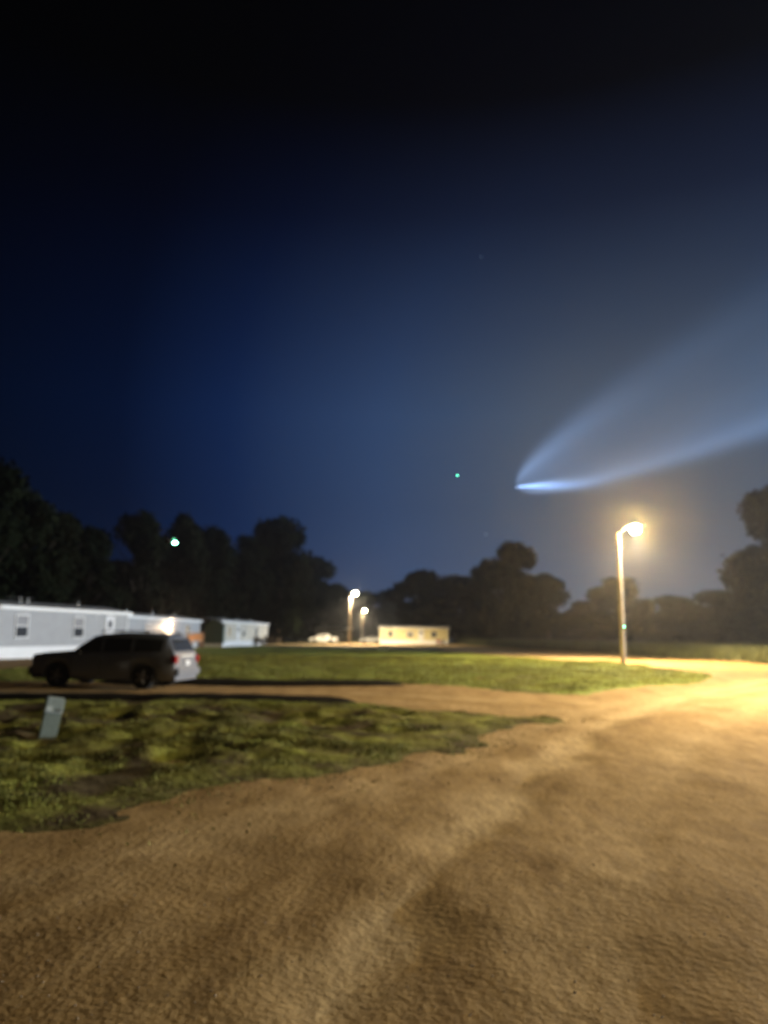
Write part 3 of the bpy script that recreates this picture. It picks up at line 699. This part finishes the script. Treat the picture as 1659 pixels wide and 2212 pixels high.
    for s in (-1, 1):
        MB().box((xe-.05, s*(w-.02), zt_+.28 if kind == 'parked_suv' else zt_+.12), (.16,.20,.22)).build('tail_light', M['tail'], r, bevel=.02)
        MB().box((xf+.14, s*.66, zt_+.12), (.18,.26,.13)).build('headlight', M['head'], r, bevel=.02)
        mm = MB(); mm.box((st[6][0]+.28 if kind=='parked_suv' else -.5, s*1.03, 1.10 if kind != 'parked_car' else .98), (.12,.17,.13)); mm.tube((st[6][0]+.28 if kind=='parked_suv' else -.5, s*.9, 1.08 if kind != 'parked_car' else .96), (st[6][0]+.28 if kind=='parked_suv' else -.5, s*1.0, 1.08 if kind != 'parked_car' else .96), .02); mm.build('wing_mirror', M['black'], r)
    MB().box((xe+.03,0,.52),(.16,w*2+.02,.22)).build('rear_bumper', paint if kind != 'parked_pickup' else M['steel'], r, bevel=.03)
    MB().box((xf-.02,0,.50),(.18,1.5,.24)).build('front_bumper', M['black'], r, bevel=.03)
    MB().box((xe+.02,0,zt_+.16),(.03,.32,.15)).build('number_plate', M['plate'], r)
    MB().box((0,0,.30),(wb[1]-wb[0]-2*rw*1.3,1.62,.12)).build('underbody', M['black'], r)
    if kind == 'parked_suv':
        for s in (-1, 1):
            MB().path([(-.2,s*.62,1.70),(-.1,s*.62,1.755),(1.8,s*.62,1.74),(1.95,s*.62,1.66)], .018, 6).build('roof_rail', M['black'], r)
            for hx in (.02, 1.0): MB().box((hx+.0, s*.965, .94), (.16,.03,.03)).build('door_handle', paint, r)
            for hx in (-.95,.02,1.03): MB().box((hx, s*.947, .72), (.012,.012,.55)).build('door_seam', M['black'], r)
        MB().box((2.32,0,1.66),(.22,1.15,.03)).build('rear_spoiler', paint, r, bevel=.008)
        MB().box((2.45,0,1.0),(.025,.9,.035)).build('tailgate_strip', M['trim'], r)
    tag(r, label, cat); return r
rw_ = G(322, 1478); fw_ = G(150, 1480)
suv_y = 24.2; suv_c = AT(252, 1372, suv_y)
car('parked_suv', M['paint'], 'silver SUV parked side-on in front of the near pale home, its rear lit white', 'car', (suv_c.x, suv_y, 0.0), R(-9))
p_ = AT(697, 1387, 149); car('parked_pickup', M['white_paint'], 'white pickup truck before the dim far home, left of the distant lamps', 'truck', (p_.x, 151, .0), R(-15))
p_ = AT(800, 1387, 158); car('parked_car', M['white_paint'], 'low white car parked between the distant lamps and the yellow-lit home', 'car', (p_.x, 158, .0), R(5))
# red garden tractor by the far home
p_ = AT(952, 1388, 147)
r = empty('garden_tractor', (p_.x, 147, 0), R(-20))
MB().box((-.45,0,.72),(.85,.5,.42)).build('hood', M['red_paint'], r, bevel=.05)
MB().box((.25,0,.5),(.9,.7,.14)).build('deck', M['red_paint'], r, bevel=.02)
MB().box((.45,0,.72),(.4,.45,.12)).box((.64,0,.95),(.08,.42,.4)).build('seat', M['black'], r)
MB().tube((-.05,0,.8),(.1,0,1.12),.025).lathe((.1,0,1.12),[(.17,0),(.2,.02),(.17,.04)],14).build('steering_wheel', M['black'], r)
for wx, rr in ((-.6,.2),(.45,.29)):
    for s in (-1,1): MB().lathe((wx, s*.4, rr),[(rr*.4,-.09),(rr,-.07),(rr,.07),(rr*.4,.09)],16,'Y').build('wheel', M['rubber'], r)
tag(r, 'small red garden tractor in front of the yellow-lit far home', 'tractor')

# ------------------------------------------------------------------ pole lamps
def lamp_post(x, y, z0, arm, label, power, bulb, pole_r=.18, h=9.0, far=False):
    r = empty('lamp_post', (x, y, z0))
    MB().tube((0,0,-.4),(0,0,h),pole_r,pole_r*.72,16).build('pole', M['pole'], r, smooth=False)
    mb = MB(); mb.path([(0,0,h-.35),(arm*.3,0,h+.25),(arm*.65,0,h+.60),(arm,0,h+.68)], .035, 8); mb.build('arm', M['steel'], r, smooth=True)
    b = MB()
    for zz in (h-.35, h-.75, h-1.25, h-4.2): b.lathe((0,0,zz),[(pole_r*.80+.02,0),(pole_r*.80+.02,.06)],16)
    for zz in (h-.35, h-.75, h-1.25, h-4.2):
        MB().lathe((0,0,zz),[(pole_r+.012,0),(pole_r+.012,.06)],16).build('band', M['steel'], r)
    MB().lathe((arm,0,h+.52),[(.31,0),(.32,.06),(.22,.20),(.10,.27),(.06,.34)],20).build('housing', M['housing'], r, smooth=True)
    MB().lathe((arm,0,h+.02),[(.12,0),(.26,.06),(.345,.22),(.345,.40),(.305,.495)],20).build('refractor', bulb, r, smooth=True)
    if not far:
        MB().box((.02,-pole_r-.06,2.3),(.22,.12,.36)).build('meter_box', M['steel'], r, bevel=.01)
        MB().path([(.06,-pole_r-.02,0),(.06,-pole_r*.95-.02,h*.5),(.05,-pole_r*.78-.02,h-.3)], .022, 6).build('conduit', M['steel'], r)
    tag(r, label, 'lamp post')
    ld = bpy.data.lights.new('lamp_bulb', 'SPOT'); ld.energy = power*(.74 if not far else .62); ld.color = LAMP_C; ld.shadow_soft_size = .12
    ld.spot_size = R(164); ld.spot_blend = .6
    # the refractor throws more light out to the sides than straight down
    ld.use_nodes = True; t = ld.node_tree; em = t.nodes['Emission']; tcl = N(t, 'ShaderNodeTexCoord'); sz_ = N(t, 'ShaderNodeSeparateXYZ')
    t.links.new(tcl.outputs['Normal'], sz_.inputs[0])
    cz = mth(t, 'MAXIMUM', mth(t, 'ABSOLUTE', sz_.outputs['Z']), .14)
    t.links.new(mth(t, 'POWER', cz, -.50), em.inputs['Strength'])
    lo = bpy.data.objects.new('lamp_bulb', ld); col.objects.link(lo); lo.location = (x+arm, y, z0+h-.13)
    return r
lp = AT(1344, 1372, 52)
lamp_post(lp.x, 52, 0, 1.25, 'tall wooden pole with the brightest lamp, beside the field', LAMP_P, M['bulb'])
la = AT(755, 1372, 138); lb = AT(781, 1372, 236)
lamp_post(la.x, 138, 0, .9, 'taller of the two distant lit lamp posts, left one', 60000, M['bulb_far'], far=True)
lamp_post(lb.x, 236, 0, .9, 'shorter of the two distant lit lamp posts, right one', 60000, M['bulb_far'], far=True)
# the same kind of post stands just outside the right of the frame and lights the near road
lamp_post(23.5, 19.5, 0, -1.2, 'lamp post by the near road, out of the photo on the right', LAMP_P*2.0, M['bulb'], h=9.0)
# upward spill of the nearest lamp's refractor (makes the halo in the damp air)
ld = bpy.data.lights.new('lamp_spill', 'POINT'); ld.energy = 16000; ld.color = (1, .60, .16); ld.shadow_soft_size = .1
lo = bpy.data.objects.new('lamp_spill', ld); col.objects.link(lo); lo.location = (lp.x+1.25, 52-.46, 9.0+.25)

# ------------------------------------------------------------------ cable pedestals
b0 = G(101, 1602); r = empty('cable_pedestal', (b0.x, b0.y, .06), R(-8)); r.rotation_euler = (0, R(8), R(26))
MB().box((0,0,.18),(.25,.20,.46)).build('base_cover', M['pedestal'], r, bevel=.012)
cp = MB().box((0,0,.51),(.275,.225,.22)).build('cap', M['pedestal_cap'], r, bevel=.02)
MB().box((-.07,-.116,.45),(.09,.006,.07)).build('sticker', M['label_white'], cp)
MB().tube((.10,-.11,.44),(.10,-.13,.44),.018).build('lock', M['steel'], cp)
MB().box((0,0,.402),(.262,.212,.02)).build('rim', M['label_white'], r)
tag(r, 'grey-green cable pedestal leaning in the near grass at the left', 'utility box')
b0 = G(826, 1406); r = empty('utility_box', (b0.x, b0.y, 0), R(12))
MB().box((0,0,.2),(1.0,.7,.5)).build('cabinet', M['pedestal_cap'], r, bevel=.03)
MB().prism([(-.54,.45),(.54,.45),(.50,.56),(-.50,.60)],-.40,.40).build('lid', M['pedestal'], r)
tag(r, 'small blue-grey utility box low on the lawn before the far lane', 'utility box')

# ------------------------------------------------------------------ fireflies
def firefly(px, py, y, label, m, s=1.0):
    p = AT(px, py, y); r = empty('firefly', p, R(40)); r.scale = (s,s,s)
    MB().lathe((0,0,0),[(.0005,-.008),(.003,-.006),(.0035,0),(.002,.006)],10,'X').build('body', M['insect'], r, smooth=True)
    MB().lathe((.010,0,-.001),[(.002,-.005),(.0045,-.002),(.0042,.003),(.001,.007)],10,'X').build('lantern', m, r, smooth=True)
    for sd in (-1,1): MB().quad((-.003,sd*.002,.003),(.004,sd*.004,.004),(.010,sd*.012,.007),(.0,sd*.010,.007)).build('wing', M['insect'], r)
    tag(r, label, 'firefly', 'fireflies over the lots')
firefly(366, 1170, 2.6, 'brightest green firefly, glowing against the dark trees', M['firefly_glow'], 1.9)
firefly(985, 1026, 4.0, 'faint green firefly against the sky left of the rocket plume', M['firefly_dim'])
firefly(1346, 1353, 5.0, 'green firefly hovering in front of the wooden lamp pole', M['firefly_glow'], .9)

# ------------------------------------------------------------------ sky things: stars and the rocket plume, glowing in place of sunlight
for px, py, e, lb_ in ((1049,1154,4.5,'brighter white star low over the single domed tree'),(1040,554,3.2,'faint white star high above the rocket plume')):
    p = CAM + ray(px, py)*9000
    o = MB().lathe(p, [(.01,-e),(e*.7,-e*.7),(e,0),(e*.7,e*.7),(.01,e)], 10).build('star', M['star']); tag(o, lb_, 'star')

TIP = CAM + ray(1116, 1052)*4000
PA = ray(1500, 1106-260+60); 
# axis: leaves the tip up and to the right
e1 = CAM + ray(1116+540, 1052-258)*4000; axis = (e1-TIP).normalized()
SCL = 4000/F                                   # metres per photo pixel there
me_len = 1500*SCL
def plume():
    m = bpy.data.materials.new('plume_gas'); m.use_nodes = True; t = m.node_tree; t.nodes.clear()
    out = N(t, 'ShaderNodeOutputMaterial'); em = N(t, 'ShaderNodeEmission')
    tcx = N(t, 'ShaderNodeTexCoord'); sp_ = N(t, 'ShaderNodeSeparateXYZ'); t.links.new(tcx.outputs['Object'], sp_.inputs[0])
    x, y, z = sp_.outputs                    # object units: photo pixels; x along the axis, z upward side
    ns = N(t, 'ShaderNodeTexNoise'); ns.inputs['Scale'].default_value = .006; ns.inputs['Detail'].default_value = 2; t.links.new(tcx.outputs['Object'], ns.inputs['Vector'])
    r = mth(t, 'SQRT', mth(t, 'ADD', mth(t, 'MULTIPLY', y, y), mth(t, 'MULTIPLY', z, z)))
    xp = mth(t, 'MAXIMUM', x, .5)
    # paraboloid blending to a cone
    Rr = mth(t, 'ADD', mth(t, 'MULTIPLY', mth(t, 'SQRT', xp), 4.75), mth(t, 'MULTIPLY', xp, .008))
    Rr = mth(t, 'MULTIPLY', Rr, mth(t, 'ADD', mth(t, 'MULTIPLY', ns.outputs[0], .12), .94))
    side = mth(t, 'DIVIDE', z, mth(t, 'MAXIMUM', r, .1))      # +1 upper side, -1 lower
    up_ = mth(t, 'ADD', mth(t, 'MULTIPLY', side, .5), .5)
    wid = mth(t, 'ADD', mth(t, 'MULTIPLY', up_, .20), .18)
    q = mth(t, 'DIVIDE', mth(t, 'SUBTRACT', r, Rr), mth(t, 'MULTIPLY', Rr, wid))
    shell = mth(t, 'EXPONENT', mth(t, 'MULTIPLY', mth(t, 'MULTIPLY', q, q), -1))
    low = mth(t, 'MULTIPLY', mth(t, 'SUBTRACT', .5, mth(t, 'MULTIPLY', side, .5)), 1)
    lowp = mth(t, 'POWER', low, 2.0)
    wgt = mth(t, 'ADD', .10, mth(t, 'MULTIPLY', lowp, 1.35))
    wgt = mth(t, 'ADD', wgt, mth(t, 'MULTIPLY', mth(t, 'MULTIPLY', up_, 1.25), mth(t, 'EXPONENT', mth(t, 'MULTIPLY', xp, -.0056))))
    fall = mth(t, 'DIVIDE', 1.0, mth(t, 'ADD', mth(t, 'MULTIPLY', xp, .018), 1.0))
    k = mth(t, 'MULTIPLY', mth(t, 'MULTIPLY', shell, wgt), fall)
    # bright core just behind the tip
    zc = mth(t, 'ADD', z, mth(t, 'MULTIPLY', xp, .42)); rc = mth(t, 'SQRT', mth(t, 'ADD', mth(t, 'MULTIPLY', y, y), mth(t, 'MULTIPLY', zc, zc)))
    cr = mth(t, 'EXPONENT', mth(t, 'MULTIPLY', mth(t, 'POWER', mth(t, 'DIVIDE', rc, mth(t, 'ADD', mth(t, 'MULTIPLY', xp, .10), 1.2)), 2), -1))
    cx = mth(t, 'EXPONENT', mth(t, 'MULTIPLY', xp, -.036))
    k = mth(t, 'ADD', k, mth(t, 'MULTIPLY', mth(t, 'MULTIPLY', cr, cx), 75))
    mpn = N(t, 'ShaderNodeMapping'); mpn.inputs['Scale'].default_value = (.004, .022, .022); t.links.new(tcx.outputs['Object'], mpn.inputs[0])
    nw = N(t, 'ShaderNodeTexNoise'); nw.inputs['Scale'].default_value = 1; nw.inputs['Detail'].default_value = 3; t.links.new(mpn.outputs[0], nw.inputs['Vector'])
    k = mth(t, 'MULTIPLY', k, mth(t, 'ADD', .25, mth(t, 'MULTIPLY', nw.outputs[0], 1.5)))
    k = mth(t, 'MULTIPLY', k, PL_STR)
    em.inputs[0].default_value = (.33,.55,1,1); t.links.new(k, em.inputs[1]); t.links.new(em.outputs[0], out.inputs['Volume'])  # emission stands in for the sunlight on the gas
    mb = MB(); prof = [(1.5,-2)]
    xv = -2
    for xv in [0,2,6,14,30,60,110,180,280,420,600,800,1000]:
        prof.append((1.75*(4.75*math.sqrt(max(xv,.5))+.008*xv)+1.5, xv))
    mb.lathe((0,0,0), prof, 40, 'X'); o = mb.build('rocket_plume', m)
    up = Vector((0,0,1)); zz = (up-axis*up.dot(axis)).normalized(); yy = zz.cross(axis)
    Mx = Matrix((axis, yy, zz)).transposed().to_4x4(); Mx = Matrix.Translation(TIP) @ Mx @ Matrix.Scale(SCL, 4)
    o.matrix_world = Mx; m.cycles.volume_step_rate = .35
    tag(o, 'pale blue rocket exhaust plume fanning out from a bright tip in the sky', 'rocket plume', kind='thing')
    return o
PL_STR = .0040
plume()

# ------------------------------------------------------------------ damp air
hz = MB().box((0, 480, 14), (2600, 1460, 31)).build('haze', None)
m = bpy.data.materials.new('haze_air'); m.use_nodes = True; t = m.node_tree; t.nodes.clear()
out = N(t, 'ShaderNodeOutputMaterial'); pv = N(t, 'ShaderNodeVolumePrincipled')
pv.inputs['Color'].default_value = (.9,.93,1,1); pv.inputs['Density'].default_value = .0007; pv.inputs['Anisotropy'].default_value = .84
t.links.new(pv.outputs[0], out.inputs['Volume']); hz.data.materials.append(m); tag(hz, 'thin damp night air over the whole place', 'haze', kind='stuff')
